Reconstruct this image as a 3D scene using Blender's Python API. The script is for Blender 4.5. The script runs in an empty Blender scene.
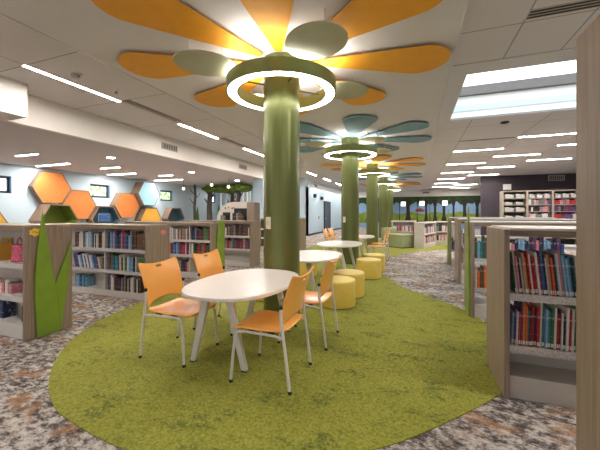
import bpy, bmesh, math, random
from mathutils import Vector, Matrix
random.seed(7)
S = bpy.context.scene
COL = S.collection
PI = math.pi

# ------------------------------------------------------------------ materials
def srgb(r, g, b):
    f = lambda c: (c/255/12.92) if c/255 <= .04045 else ((c/255+.055)/1.055)**2.4
    return (f(r), f(g), f(b), 1)

class NT:
    def __init__(s, name):
        s.m = bpy.data.materials.new(name); s.m.use_nodes = True
        s.t = s.m.node_tree; s.n = s.t.nodes; s.l = s.t.links
        s.b = s.n['Principled BSDF']; s.out = s.n['Material Output']
    def add(s, kind, **kw):
        n = s.n.new(kind)
        for k, v in kw.items():
            if k in n.inputs: n.inputs[k].default_value = v
            else: setattr(n, k, v)
        return n
    def link(s, a, b): s.l.new(a, b)
    def coords(s, scale=(1, 1, 1), kind='Object'):
        tc = s.add('ShaderNodeTexCoord'); mp = s.add('ShaderNodeMapping')
        mp.inputs['Scale'].default_value = scale
        s.link(tc.outputs[kind], mp.inputs['Vector']); return mp.outputs['Vector']
    def ramp(s, fac, stops):
        r = s.add('ShaderNodeValToRGB'); e = r.color_ramp.elements
        while len(e) > 1: e.remove(e[-1])
        e[0].position = stops[0][0]; e[0].color = stops[0][1]
        for p, c in stops[1:]:
            k = e.new(p); k.color = c
        s.link(fac, r.inputs['Fac']); return r.outputs['Color']
    def mix(s, fac, a, b, mode='MIX'):
        m = s.add('ShaderNodeMix', data_type='RGBA', blend_type=mode)
        if hasattr(fac, 'links'): s.link(fac, m.inputs[0])
        else: m.inputs[0].default_value = fac
        for v, i in ((a, 6), (b, 7)):
            if hasattr(v, 'links'): s.link(v, m.inputs[i])
            else: m.inputs[i].default_value = v
        return m.outputs[2]
    def math(s, op, a, b=None, c=None):
        m = s.add('ShaderNodeMath', operation=op)
        for i, v in enumerate((a, b, c)):
            if v is None: continue
            if hasattr(v, 'links'): s.link(v, m.inputs[i])
            else: m.inputs[i].default_value = v
        return m.outputs[0]

def plain(name, c, rough=.5, metal=0, var=.06, scale=8, bump=0, coat=0, stretch=(1, 1, 1)):
    """a painted / plastic / fabric surface with a slight natural variation"""
    t = NT(name); v = t.coords(stretch)
    n = t.add('ShaderNodeTexNoise', Scale=scale, Detail=4.0); t.link(v, n.inputs['Vector'])
    lo = tuple(max(0, x*(1-var)) for x in c[:3])+(1,); hi = tuple(min(1, x*(1+var)) for x in c[:3])+(1,)
    t.link(t.ramp(n.outputs['Fac'], [(.3, lo), (.7, hi)]), t.b.inputs['Base Color'])
    t.b.inputs['Roughness'].default_value = rough; t.b.inputs['Metallic'].default_value = metal
    if coat: t.b.inputs['Coat Weight'].default_value = coat
    if bump:
        b = t.add('ShaderNodeBump', Strength=bump, Distance=.01); t.link(n.outputs['Fac'], b.inputs['Height'])
        t.link(b.outputs['Normal'], t.b.inputs['Normal'])
    return t.m

def emit(name, c, strength):
    t = NT(name); t.b.inputs['Base Color'].default_value = c
    t.b.inputs['Emission Color'].default_value = c; t.b.inputs['Emission Strength'].default_value = strength
    return t.m

def wood(name, c1, c2, c3, axis='z'):
    t = NT(name); sc = {'z': (22, 22, .9), 'x': (.9, 22, 22)}[axis]
    v = t.coords(sc); n = t.add('ShaderNodeTexNoise', Scale=2.2, Detail=6.0, Roughness=.6); t.link(v, n.inputs['Vector'])
    t.link(t.ramp(n.outputs['Fac'], [(.28, c1), (.5, c2), (.75, c3)]), t.b.inputs['Base Color'])
    t.b.inputs['Roughness'].default_value = .45
    return t.m

def carpet_mix(name):
    t = NT(name); v = t.coords((1, 1, 1))
    mp = t.add('ShaderNodeMapping'); mp.inputs['Rotation'].default_value = (0, 0, .35); mp.inputs['Scale'].default_value = (1.0, 1.5, 1)
    t.link(v, mp.inputs['Vector'])
    a = t.add('ShaderNodeTexNoise', Scale=12.0, Detail=6.0, Roughness=.8); t.link(mp.outputs[0], a.inputs['Vector'])
    w = t.add('ShaderNodeTexNoise', Scale=1.8, Detail=3.0); t.link(mp.outputs[0], w.inputs['Vector'])
    f = t.math('ADD', a.outputs['Fac'], t.math('MULTIPLY', t.math('SUBTRACT', w.outputs['Fac'], .5), .28))
    base = t.ramp(f, [(.385, srgb(56, 51, 50)), (.44, srgb(92, 84, 82)), (.485, srgb(132, 123, 118)), (.53, srgb(178, 170, 164)), (.61, srgb(202, 195, 189))])
    o = t.add('ShaderNodeTexNoise', Scale=3.2, Detail=6.0, Roughness=.72); t.link(mp.outputs[0], o.inputs['Vector'])
    om = t.ramp(o.outputs['Fac'], [(.53, (0, 0, 0, 1)), (.60, (.8, .8, .8, 1))])
    rust = t.mix(a.outputs['Fac'], srgb(92, 60, 34), srgb(190, 142, 98))
    t.link(t.mix(om, base, rust), t.b.inputs['Base Color']); t.b.inputs['Roughness'].default_value = .95
    b = t.add('ShaderNodeBump', Strength=.4, Distance=.01); t.link(a.outputs['Fac'], b.inputs['Height']); t.link(b.outputs[0], t.b.inputs['Normal'])
    return t.m

def turf_mat(name):
    t = NT(name); v = t.coords((1, 1, 1))
    f = t.add('ShaderNodeTexNoise', Scale=55.0, Detail=3.0); t.link(v, f.inputs['Vector'])
    mp = t.add('ShaderNodeMapping'); mp.inputs['Scale'].default_value = (1, 1.7, 1); mp.inputs['Rotation'].default_value = (0, 0, .3); t.link(v, mp.inputs['Vector'])
    p = t.add('ShaderNodeTexNoise', Scale=3.0, Detail=10.0, Roughness=.84); t.link(mp.outputs[0], p.inputs['Vector'])
    base = t.ramp(f.outputs['Fac'], [(.3, srgb(114, 117, 32)), (.5, srgb(140, 141, 48)), (.7, srgb(160, 159, 68))])
    pm = t.ramp(p.outputs['Fac'], [(.525, (0, 0, 0, 1)), (.57, (.55, .55, .55, 1)), (.61, (1, 1, 1, 1))])
    dark = t.ramp(f.outputs['Fac'], [(.36, srgb(76, 84, 28)), (.55, srgb(106, 112, 42)), (.66, srgb(134, 136, 54))])
    t.link(t.mix(pm, base, dark), t.b.inputs['Base Color']); t.b.inputs['Roughness'].default_value = .95
    b = t.add('ShaderNodeBump', Strength=.5, Distance=.01); t.link(f.outputs['Fac'], b.inputs['Height']); t.link(b.outputs[0], t.b.inputs['Normal'])
    return t.m

def tiles(name, c, px, x0, py, y0, w=.008):
    """acoustic ceiling tiles: fine speckle and darker joints on a regular grid"""
    t = NT(name); v = t.coords(); sp = t.add('ShaderNodeSeparateXYZ'); t.link(v, sp.inputs[0])
    def line(o, off, p):
        q = t.math('FRACT', t.math('DIVIDE', t.math('SUBTRACT', o, off - p*.5), p))
        return t.math('LESS_THAN', t.math('ABSOLUTE', t.math('SUBTRACT', q, .5)), w/p)
    m = t.math('MAXIMUM', line(sp.outputs[0], x0, px), line(sp.outputs[1], y0, py))
    n = t.add('ShaderNodeTexNoise', Scale=60.0, Detail=2.0); t.link(v, n.inputs['Vector'])
    lo = tuple(x*.95 for x in c[:3])+(1,)
    base = t.ramp(n.outputs['Fac'], [(.35, lo), (.65, c)])
    t.link(t.mix(m, base, tuple(x*.42 for x in c[:3])+(1,)), t.b.inputs['Base Color']); t.b.inputs['Roughness'].default_value = .9
    return t.m

def column_mat(name):
    t = NT(name); v = t.coords((14, 14, .8))
    n = t.add('ShaderNodeTexNoise', Scale=1.0, Detail=5.0); t.link(v, n.inputs['Vector'])
    t.link(t.ramp(n.outputs['Fac'], [(.3, srgb(104, 110, 62)), (.7, srgb(109, 115, 67))]), t.b.inputs['Base Color'])
    t.b.inputs['Metallic'].default_value = .45; t.b.inputs['Roughness'].default_value = .33
    return t.m

def view_pane(name, c1, c2, c3, strength, scale=6):
    """daylight and greenery seen through a lit window"""
    t = NT(name); v = t.coords(); n = t.add('ShaderNodeTexNoise', Scale=float(scale), Detail=5.0); t.link(v, n.inputs['Vector'])
    col = t.ramp(n.outputs['Fac'], [(.38, c1), (.5, c2), (.6, c3)])
    t.link(col, t.b.inputs['Emission Color']); t.link(col, t.b.inputs['Base Color'])
    t.b.inputs['Emission Strength'].default_value = strength; t.b.inputs['Roughness'].default_value = .1
    return t.m

M = {}
M['carpet'] = carpet_mix('mottled carpet'); M['turf'] = turf_mat('green carpet')
M['white'] = plain('white laminate', srgb(226, 218, 212), .28, var=.02)
M['white_edge'] = plain('white edge', srgb(205, 197, 189), .4, var=.02)
M['steel_white'] = plain('white powder coated steel', srgb(214, 210, 204), .38, .1, .02)
M['shelf_white'] = plain('white shelf', srgb(200, 194, 188), .45, var=.03)
M['base_white'] = plain('white plinth', srgb(205, 199, 192), .5, var=.03)
M['top_white'] = plain('pale counter', srgb(196, 188, 180), .45, var=.03)
M['orange'] = plain('orange moulded plastic', srgb(250, 176, 86), .3, var=.02, coat=.25)
M['black'] = plain('black rubber', srgb(28, 27, 27), .6)
M['hole'] = plain('dark slot', srgb(30, 28, 28), .8)
M['stool'] = plain('yellow vinyl', srgb(228, 196, 92), .5, var=.04, bump=.05)
M['stool_top'] = plain('yellow vinyl top', srgb(240, 214, 128), .5, var=.03)
M['column'] = column_mat('olive metallic column')
M['ringgreen'] = plain('olive ring metal', srgb(140, 148, 92), .4, .35, .04)
M['glow'] = emit('ring diffuser', (1, .96, .90, 1), 16)
M['lamp'] = emit('strip diffuser', (1, .955, .905, 1), 158)
M['downlight'] = emit('downlight lens', (1, .95, .88, 1), 90)
M['globe'] = emit('globe lamp', (1, .80, .55, 1), 5)
M['petal_orange'] = plain('orange petal', srgb(232, 163, 34), .6, var=.04)
M['petal_blue'] = plain('blue petal', srgb(112, 148, 162), .6, var=.05)
M['oval_green'] = plain('sage oval', srgb(176, 178, 148), .5, var=.04)
M['oval_tan'] = plain('tan oval', srgb(196, 184, 136), .5, var=.04)
M['wood'] = wood('greige wood', srgb(124, 106, 92), srgb(142, 124, 109), srgb(157, 140, 125))
M['wood_x'] = wood('greige wood rail', srgb(116, 98, 82), srgb(134, 115, 98), srgb(148, 130, 113), 'x')
M['leaf'] = plain('leaf green panel', srgb(122, 152, 44), .5, var=.06)
M['leaf_dark'] = plain('leaf edge', srgb(92, 112, 34), .5)
M['ceil_gyp'] = plain('ceiling paint', srgb(216, 213, 213), .9, var=.015, scale=3)
M['ceil_right'] = tiles('right ceiling tiles', srgb(216, 212, 211), 1.53, 1.24, 1.6, 10.42)
M['ceil_near'] = tiles('near ceiling tiles', srgb(216, 212, 211), .655, .5, .87, 4.2)
M['ceil_left'] = tiles('left ceiling tiles', srgb(214, 210, 209), 1.25, -5.35, 1.56, 4.45)
M['soffit'] = plain('white soffit', srgb(226, 220, 213), .8, var=.015, scale=3)
M['ceil_low'] = plain('lower ceiling', srgb(200, 195, 193), .9, var=.02, scale=3)
M['wall_blue'] = plain('pale blue wall', srgb(186, 203, 213), .8, var=.02, scale=2)
M['wall_sky'] = plain('light blue wall', srgb(188, 210, 224), .8, var=.02, scale=2)
M['wall_dark'] = plain('aubergine wall', srgb(62, 53, 60), .8, var=.04, scale=2)
M['frame_dark'] = plain('dark blue frame', srgb(36, 46, 66), .4)
M['beam'] = plain('grey skylight beam', srgb(112, 107, 104), .7)
M['well'] = plain('white skylight well', srgb(244, 243, 240), .7, var=.01)
M['reveal_pale'] = plain('pale blue band', srgb(206, 220, 228), .6, var=.01)
M['reveal'] = plain('blue reveal', srgb(120, 156, 205), .6)
M['pane_white'] = view_pane('bright window view', (.75, .9, .98, 1), (.9, .96, 1, 1), (1, 1, 1, 1), 1.6)
M['pane_green'] = view_pane('garden window view', (.12, .26, .06, 1), (.42, .62, .26, 1), (1, 1, .95, 1), 1.0, 7)
M['sky_pane'] = emit('skylight sky', (.84, .93, 1, 1), 1.9)
M['hex_wood'] = wood('hexagon wood', srgb(118, 94, 74), srgb(140, 115, 93), srgb(158, 134, 112))
M['hex_orange'] = plain('hexagon orange', srgb(204, 120, 54), .7, var=.03)
M['hex_yellow'] = plain('hexagon yellow', srgb(218, 164, 60), .7, var=.03)
M['hex_blue'] = plain('hexagon blue', srgb(150, 202, 228), .6, var=.03)
M['hex_green'] = plain('hexagon green', srgb(108, 124, 40), .7, var=.05)
M['hex_teal'] = plain('hexagon teal', srgb(64, 92, 106), .7, var=.05)
M['grille'] = plain('vent grille', srgb(178, 170, 162), .5)
M['grille_dark'] = plain('vent gap', srgb(58, 54, 50), .8)
M['bench'] = plain('sage vinyl', srgb(154, 160, 120), .6, var=.03)
M['bark'] = plain('tree bark', srgb(84, 74, 66), .8, var=.25, scale=9, bump=.3, stretch=(1, 1, .3))
M['foliage'] = plain('canopy green', srgb(92, 116, 40), .8, var=.3, scale=6, bump=.3)
M['fir'] = plain('fir green', srgb(62, 104, 40), .8, var=.3, scale=12)
M['birch'] = plain('birch bark', srgb(226, 228, 228), .7, var=.12, scale=6, stretch=(1, 1, .5))
M['arch'] = plain('pale arch panel', srgb(204, 194, 184), .6, var=.03)
M['paper'] = plain('book pages', srgb(226, 218, 200), .8, var=.05, scale=60)
M['label_strip'] = None
def strip_mat():
    t = NT('shelf label strip'); v = t.coords((110, 110, 110)); n = t.add('ShaderNodeTexVoronoi', Scale=1.0); t.link(v, n.inputs['Vector'])
    t.link(t.ramp(n.outputs['Distance'], [(.14, srgb(112, 106, 108)), (.28, srgb(166, 160, 157)), (.5, srgb(200, 194, 190))]), t.b.inputs['Base Color'])
    t.b.inputs['Roughness'].default_value = .5; return t.m
M['label_strip'] = strip_mat()
M['cloud_yellow'] = plain('yellow sign', srgb(236, 196, 58), .5); M['cloud_pink'] = plain('pink sign', srgb(226, 128, 122), .5)
M['scribble'] = plain('sign lettering', srgb(150, 112, 40), .6)
M['plate'] = plain('ivory plate', srgb(226, 220, 196), .4)
M['door'] = plain('grey door', srgb(70, 82, 92), .5)
M['steel_tan'] = plain('beige steel', srgb(158, 146, 132), .5)
M['steel_black'] = plain('black steel', srgb(34, 31, 33), .5)
M['clear_bin'] = plain('pale plastic bin', srgb(196, 194, 192), .3, var=.15, scale=14)
M['pink_fabric'] = plain('pink patterned fabric', srgb(196, 92, 116), .8, var=.45, scale=30)
M['m_sky'] = plain('mural sky', srgb(140, 172, 208), .9, var=.1, scale=.7)
M['m_canopy'] = plain('mural canopy', srgb(50, 74, 36), .9, var=.4, scale=3)
M['m_trunk'] = plain('mural trunk', srgb(52, 48, 42), .9, var=.3, scale=4)
M['m_grass'] = plain('mural grass', srgb(128, 146, 58), .9, var=.3, scale=2.5)
M['m_red'] = plain('mural red', srgb(146, 62, 48), .9, var=.2)
BOOKC = {'red': (178, 40, 44), 'orange': (222, 112, 46), 'blue': (46, 84, 140), 'navy': (36, 44, 78), 'white': (218, 212, 206), 'grey': (128, 124, 124),
         'black': (40, 36, 38), 'green': (58, 112, 66), 'purple': (98, 64, 110), 'yellow': (220, 182, 70), 'teal': (52, 122, 132), 'tan': (176, 148, 116),
         'pink': (212, 128, 142), 'maroon': (104, 34, 42), 'sky': (122, 166, 200), 'brown': (98, 70, 52)}
def bookmat(k):
    key = 'book_'+k
    if key not in M:
        t = NT('book cover '+k); v = t.coords((1, 1, 1)); w = t.add('ShaderNodeTexNoise', Scale=38.0, Detail=2.0); t.link(v, w.inputs['Vector'])
        c = srgb(*BOOKC[k]); pale = tuple(min(1, x*.45+.36) for x in c[:3])+(1,); dark = tuple(x*.6 for x in c[:3])+(1,)
        t.link(t.ramp(w.outputs['Fac'], [(.30, dark), (.4, c), (.60, c), (.68, pale)]), t.b.inputs['Base Color']); t.b.inputs['Roughness'].default_value = .5
        M[key] = t.m
    return M[key]

# ------------------------------------------------------------------ mesh helpers
class MB:
    def __init__(s): s.b = bmesh.new(); s.mi = 0
    def _new(s, faces):
        for f in faces: f.material_index = s.mi
    def poly_prism(s, pts, a, b, axis='z'):
        """extrude a 2-D outline between a and b along an axis"""
        def P(u, v, w): return {'z': (u, v, w), 'x': (w, u, v), 'y': (u, w, v)}[axis]
        lo = [s.b.verts.new(P(u, v, a)) for u, v in pts]; hi = [s.b.verts.new(P(u, v, b)) for u, v in pts]
        n = len(pts); fs = [s.b.faces.new(lo[::-1]), s.b.faces.new(hi)]
        for i in range(n): fs.append(s.b.faces.new((lo[i], lo[(i+1) % n], hi[(i+1) % n], hi[i])))
        s._new(fs); return s
    def box(s, x0, x1, y0, y1, z0, z1):
        return s.poly_prism([(x0, y0), (x1, y0), (x1, y1), (x0, y1)], z0, z1)
    def ring(s, r0, r1, z0, z1, n=64):
        """flat washer with square section"""
        R = []
        for r, z in ((r0, z0), (r1, z0), (r1, z1), (r0, z1)):
            R.append([s.b.verts.new((r*math.cos(2*PI*i/n), r*math.sin(2*PI*i/n), z)) for i in range(n)])
        fs = []
        for k in range(4):
            A, B = R[k], R[(k+1) % 4]
            for i in range(n): fs.append(s.b.faces.new((A[i], A[(i+1) % n], B[(i+1) % n], B[i])))
        s._new(fs); return s
    def lathe(s, prof, n=40, c=(0, 0, 0)):
        R = [[s.b.verts.new((c[0]+r*math.cos(2*PI*i/n), c[1]+r*math.sin(2*PI*i/n), c[2]+z)) for i in range(n)] for r, z in prof]
        fs = [s.b.faces.new(R[0][::-1]), s.b.faces.new(R[-1])]
        for A, B in zip(R, R[1:]):
            for i in range(n): fs.append(s.b.faces.new((A[i], A[(i+1) % n], B[(i+1) % n], B[i])))
        s._new(fs); return s
    def tube(s, pts, r, n=12, flat=None):
        """sweep a circle (or an oval flat=(rx, ry)) along a path; r may be a list"""
        pts = [Vector(p) for p in pts]; rr = r if isinstance(r, (list, tuple)) else [r]*len(pts); R = []
        for i, p in enumerate(pts):
            d = (pts[min(i+1, len(pts)-1)]-pts[max(i-1, 0)]).normalized()
            up = Vector((0, 0, 1)) if abs(d.z) < .9 else Vector((0, 1, 0))
            a = d.cross(up).normalized(); b = d.cross(a).normalized()
            R.append([s.b.verts.new(p+a*rr[i]*math.cos(2*PI*k/n)+b*rr[i]*math.sin(2*PI*k/n)) for k in range(n)])
        fs = [s.b.faces.new(R[0][::-1]), s.b.faces.new(R[-1])]
        for A, B in zip(R, R[1:]):
            for i in range(n): fs.append(s.b.faces.new((A[i], A[(i+1) % n], B[(i+1) % n], B[i])))
        s._new(fs); return s
    def bar(s, p, q, w0, d0, w1, d1):
        """a straight flat bar from p to q, w along x, d along y"""
        lo = [s.b.verts.new((p[0]+a*w0/2, p[1]+c*d0/2, p[2])) for a, c in ((-1, -1), (1, -1), (1, 1), (-1, 1))]
        hi = [s.b.verts.new((q[0]+a*w1/2, q[1]+c*d1/2, q[2])) for a, c in ((-1, -1), (1, -1), (1, 1), (-1, 1))]
        fs = [s.b.faces.new(lo[::-1]), s.b.faces.new(hi)]
        for i in range(4): fs.append(s.b.faces.new((lo[i], lo[(i+1) % 4], hi[(i+1) % 4], hi[i])))
        s._new(fs); return s
    def sheet(s, nu, nv, fn, skip=None):
        V = [[s.b.verts.new(fn(i/nu, j/nv)) for j in range(nv+1)] for i in range(nu+1)]; fs = []
        for i in range(nu):
            for j in range(nv):
                if skip and skip((i+.5)/nu, (j+.5)/nv): continue
                fs.append(s.b.faces.new((V[i][j], V[i+1][j], V[i+1][j+1], V[i][j+1])))
        s._new(fs); return s
    def blob(s, c, r, sub=2, jitter=.12, seed=0):
        rnd = random.Random(seed)
        g = bmesh.ops.create_icosphere(s.b, subdivisions=sub, radius=1)
        for v in g['verts']:
            k = 1+rnd.uniform(-jitter, jitter); v.co = Vector((c[0]+v.co.x*r[0]*k, c[1]+v.co.y*r[1]*k, c[2]+v.co.z*r[2]*k))
        return s
    def build(s, name, mats, parent=None, off=(0, 0, 0), bevel=0, smooth=False, solid=0, seg=2):
        bmesh.ops.recalc_face_normals(s.b, faces=s.b.faces)
        if any(off): bmesh.ops.translate(s.b, verts=s.b.verts, vec=[-o for o in off])
        me = bpy.data.meshes.new(name); s.b.to_mesh(me); s.b.free()
        for m in (mats if isinstance(mats, (list, tuple)) else [mats]): me.materials.append(m)
        o = bpy.data.objects.new(name, me); COL.objects.link(o)
        if parent: o.parent = parent
        if smooth:
            for p in me.polygons: p.use_smooth = True
            md = o.modifiers.new('split', 'EDGE_SPLIT'); md.split_angle = math.radians(40)
        if solid:
            md = o.modifiers.new('solid', 'SOLIDIFY'); md.thickness = solid; md.offset = 0
        if bevel:
            md = o.modifiers.new('bevel', 'BEVEL'); md.width = bevel; md.segments = seg; md.limit_method = 'ANGLE'; md.angle_limit = math.radians(40)
        return o

def tag(o, label, cat, group=None):
    o['label'] = label; o['category'] = cat
    if group: o['group'] = group
    return o
def thing(name, label, cat, loc=(0, 0, 0), rz=0, group=None):
    o = bpy.data.objects.new(name, None); COL.objects.link(o); o.location = loc; o.rotation_euler = (0, 0, rz)
    o.empty_display_size = .1
    return tag(o, label, cat, group)
def struct(o): o['kind'] = 'structure'; return o
def dup(root, loc, rz, label, group=None):
    r = root.copy(); COL.objects.link(r); r.location = loc; r.rotation_euler = (0, 0, rz); r['label'] = label
    if group: r['group'] = group
    for ch in list(root.children):
        c = ch.copy(); COL.objects.link(c); c.parent = r
        for g in list(ch.children):
            d = g.copy(); COL.objects.link(d); d.parent = c
    return r

# ------------------------------------------------------------------ setting: floor
ZC, ZG, ZL = 3.56, 3.468, 3.0
struct(MB().box(-12.7, 10, -5, 32.2, -.1, 0).build('floor', M['carpet']))
def spline(pts, per=8):
    n = len(pts); out = []
    for i in range(n):
        p0, p1, p2, p3 = (Vector(pts[(i+k-1) % n]) for k in range(4))
        for j in range(per):
            t = j/per
            out.append(tuple(.5*((2*p1)+(-p0+p2)*t+(2*p0-5*p1+4*p2-p3)*t*t+(-p0+3*p1-3*p2+p3)*t**3)))
    return out
edge = [(-1.60, 1.375), (-1.84, 1.385), (-2.12, 1.425), (-2.42, 1.49), (-2.79, 1.67), (-3.16, 1.94), (-3.46, 2.25), (-3.7, 2.6), (-3.86, 2.95), (-3.95, 3.3), (-4.0, 3.74), (-4.02, 4.6),
        (-3.9, 5.4), (-3.6, 6.1), (-3.3, 7.0), (-3.2, 8.0), (-3.4, 9.2), (-3.9, 11), (-4.1, 13), (-3.5, 15.5), (-1.8, 16.8), (0.2, 16.6), (1.6, 15.2), (1.45, 13.9), (1.1, 13.1), (.1, 12.1),
        (-.5, 10.9), (-.85, 9.6), (-.9, 8.4), (-.66, 7.27), (-.21, 6.18), (.11, 5.79), (.53, 5.24), (.72, 4.9), (.86, 4.4), (.9, 3.8), (.85, 3.3), (.7, 2.93), (.53, 2.68), (.16, 2.25), (-.2, 1.9), (-.7, 1.58), (-1.15, 1.42)]
tf = MB().poly_prism(spline(edge, 6), .0, .006).build('floor_turf', M['turf']); tf['kind'] = 'structure'

# ------------------------------------------------------------------ setting: ceilings and walls
XL, XR = -4.02, .48            # edges of the plaster band that carries the columns
struct(MB().box(XL, XR, -5, 31.6, ZG, ZG+.2).build('ceiling', M['ceil_gyp']))
sk = (.76, 4.9, 5.45, 8.0)
m = MB().box(XR, 10, 5.08, sk[2], ZC-.012, ZC+.02).box(XR, sk[0], sk[2], sk[3], ZC-.012, ZC+.02).box(sk[1], 10, sk[2], sk[3], ZC-.012, ZC+.02).box(XR, 10, sk[3], 8.12, ZC-.012, ZC+.02)
struct(m.build('ceiling_skylight_surround', M['ceil_gyp']))
struct(MB().box(XR, 10, -5, 5.08, ZC, ZC+.1).build('ceiling_near_tiles', M['ceil_near']))
struct(MB().box(XR, 10, 8.12, 31.6, ZC, ZC+.1).build('ceiling_right_tiles', M['ceil_right']))
struct(MB().box(-6.63, XL+.02, -5, 31.6, ZC, ZC+.1).build('ceiling_left_tiles', M['ceil_left']))
struct(MB().box(XR-.005, XR+.02, -5, 31.6, ZG-.012, ZC+.01).build('trim_1', M['ceil_gyp']))
struct(MB().box(XL-.02, XL+.005, -5, 31.6, ZG-.012, ZC+.01).build('trim_2', M['ceil_gyp']))
struct(MB().box(-12.4, -6.75, -5, 18, ZL, ZL+.1).build('ceiling_low', M['ceil_low']))
struct(MB().box(-6.75, -6.63, 3.33, 31.6, ZL, ZC).build('wall_soffit', M['soffit']))
struct(MB().box(-6.75, -6.1, -5, 3.33, ZL, ZC).build('wall_soffit_step', M['soffit']))
# skylight well: white sides, sky glass on top, one beam across
wz = ZC+.70
m = MB().box(sk[0]-.05, sk[1], sk[3], sk[3]+.05, ZC, wz).box(sk[0]-.05, sk[1], sk[2]-.05, sk[2], ZC, wz).box(sk[0]-.05, sk[0], sk[2], sk[3], ZC, wz).box(sk[1], sk[1]+.05, sk[2]-.05, sk[3]+.05, ZC, wz)
win = bpy.data.objects.new('window_1', None); COL.objects.link(win); win['kind'] = 'structure'
struct(m.build('trim_3', M['well']))
MB().box(sk[0]-.05, sk[1]+.05, sk[2]-.05, sk[3]+.05, wz, wz+.03).build('pane', M['sky_pane'], win)
MB().box(sk[0], sk[1], 7.9, 8.0, wz-.2, wz-.002).build('beam', M['beam'], win)
MB().box(sk[0], sk[1], 7.985, 7.999, ZC+.16, ZC+.30).build('sill_band', M['reveal_pale'], win)  # pale blue strip along the far side of the well

# left wall with small windows
WX = -12.4
wins = [(5.35, 6.32, 'pane_white'), (8.95, 9.83, 'pane_green'), (12.68, 13.58, 'pane_green'), (16.6, 17.5, 'pane_white')]
m = MB(); y = -5
for a, b, _ in wins:
    m.box(WX-.28, WX, y, a, 0, ZL+.1).box(WX-.28, WX, a, b, 0, 2.04).box(WX-.28, WX, a, b, 2.6, ZL+.1); y = b
m.box(WX-.28, WX, y, 18, 0, ZL+.1)
struct(m.build('wall_left', M['wall_blue']))
for i, (a, b, pm) in enumerate(wins):
    w = bpy.data.objects.new('window_%d' % (i+2), None); COL.objects.link(w); w.location = (WX, (a+b)/2, 2.32); w['kind'] = 'structure'; off = tuple(w.location)
    f = MB(); t = .085; x0, x1 = WX-.16, WX-.09
    f.box(x0, x1, a, a+t, 2.04, 2.6).box(x0, x1, b-t, b, 2.04, 2.6).box(x0, x1, a, b, 2.04, 2.04+t).box(x0, x1, a, b, 2.6-t, 2.6)
    f.build('frame', M['frame_dark'], w, off)
    MB().box(WX-.14, WX-.12, a+t, b-t, 2.04+t, 2.6-t).build('pane', M[pm], w, off)
    MB().box(WX-.09, WX+.002, b-.012, b, 2.04, 2.6).box(WX-.09, WX+.002, a, a+.012, 2.04, 2.6).build('reveal', M['reveal'], w, off)
struct(MB().box(WX-.28, -6.12, 18, 18.15, 0, ZC).build('wall_back', M['wall_blue']))
struct(MB().box(-6.27, -6.12, 18, 31.6, 0, ZL).build('wall_corridor', M['wall_sky']))
struct(MB().box(-6.125, -6.10, 18.0, 31.6, 0, .12).build('baseboard_corridor', M['frame_dark']))
struct(MB().box(-7.15, -6.62, 13.0, 13.5, 0, ZL).build('wall_pier', M['wall_sky']))
d = bpy.data.objects.new('door_1', None); COL.objects.link(d); d['kind'] = 'structure'; d.location = (-6.1, 22.35, 0)
MB().box(-6.12, -6.07, 21.6, 23.1, 0, 2.15).build('door_leaf', M['door'], d, tuple(d.location), bevel=.01)
MB().box(-6.12, -6.05, 21.5, 21.6, 0, 2.25).box(-6.12, -6.05, 23.1, 23.2, 0, 2.25).box(-6.12, -6.05, 21.6, 23.1, 2.15, 2.25).build('door_frame', M['frame_dark'], d, tuple(d.location))
MB().tube([(-6.07, 21.75, 1.0), (-6.02, 21.75, 1.0), (-6.02, 21.9, 1.0)], .012).build('door_handle', M['steel_white'], d, tuple(d.location))
# far wall, far soffit and the dark wall on the right
struct(MB().box(-6.3, 10, 31.6, 31.8, 0, ZC+.1).build('wall_far', M['m_sky']))
struct(MB().box(-6.12, 6.5, 31.35, 31.6, 2.95, ZC).build('wall_far_soffit', M['soffit']))
struct(MB().box(3.67, 10, 21, 21.2, 0, ZC).build('wall_right', M['wall_dark']))
struct(MB().box(10, 10.2, -5, 31.8, 0, ZC+.1).build('wall_east', M['wall_blue']))
# forest mural on the far wall: painted shapes
mu = thing('wall_mural', 'wide painted forest mural of trees, sky and grass on the far wall', 'mural', (-1.2, 31.6, 0))
mo = (-1.2, 31.6, 0); yb = 31.6
MB().box(-6.1, 6.4, yb-.01, yb-.002, .4, 2.95).build('sky', M['m_sky'], mu, mo)
pts = [(-6.1, .4), (6.4, .4)]+[(6.4-i*.625, 1.42+.14*math.sin(i*1.9)) for i in range(21)]
MB().poly_prism(pts, yb-.015, yb-.006, 'y').build('grass', M['m_grass'], mu, mo)
pts = [(6.4, 2.95), (-6.1, 2.95)]+[(-6.1+i*.3125, 2.28+.13*math.sin(i*2.3)+.09*math.sin(i*5.1)) for i in range(41)]
MB().poly_prism(pts, yb-.022, yb-.008, 'y').build('canopy', M['m_canopy'], mu, mo)
for i, (x, w) in enumerate([(-5.6, .18), (-4.4, .25), (-3.3, .2), (-2.4, .26), (-.62, .3), (.98, .17), (1.75, .2), (2.5, .22), (3.3, .16), (4.2, .24), (5.2, .2), (-1.4, .05), (.2, .05), (1.3, .04)]):
    MB().poly_prism([(x-w*1.1, .5), (x+w*1.1, .5), (x+w*.55, 1.2), (x+w*.5, 2.0), (x+w*1.3, 2.6), (x-w*1.3, 2.6), (x-w*.5, 2.0), (x-w*.55, 1.2)], yb-.028, yb-.012, 'y').build('trunk', M['m_trunk'], mu, mo)
MB().poly_prism([(-.05, 1.6), (.2, 1.5), (.75, 1.52), (.9, 1.6), (.5, 1.85), (.2, 1.82)], yb-.026, yb-.012, 'y').build('red_bush', M['m_red'], mu, mo)
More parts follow.
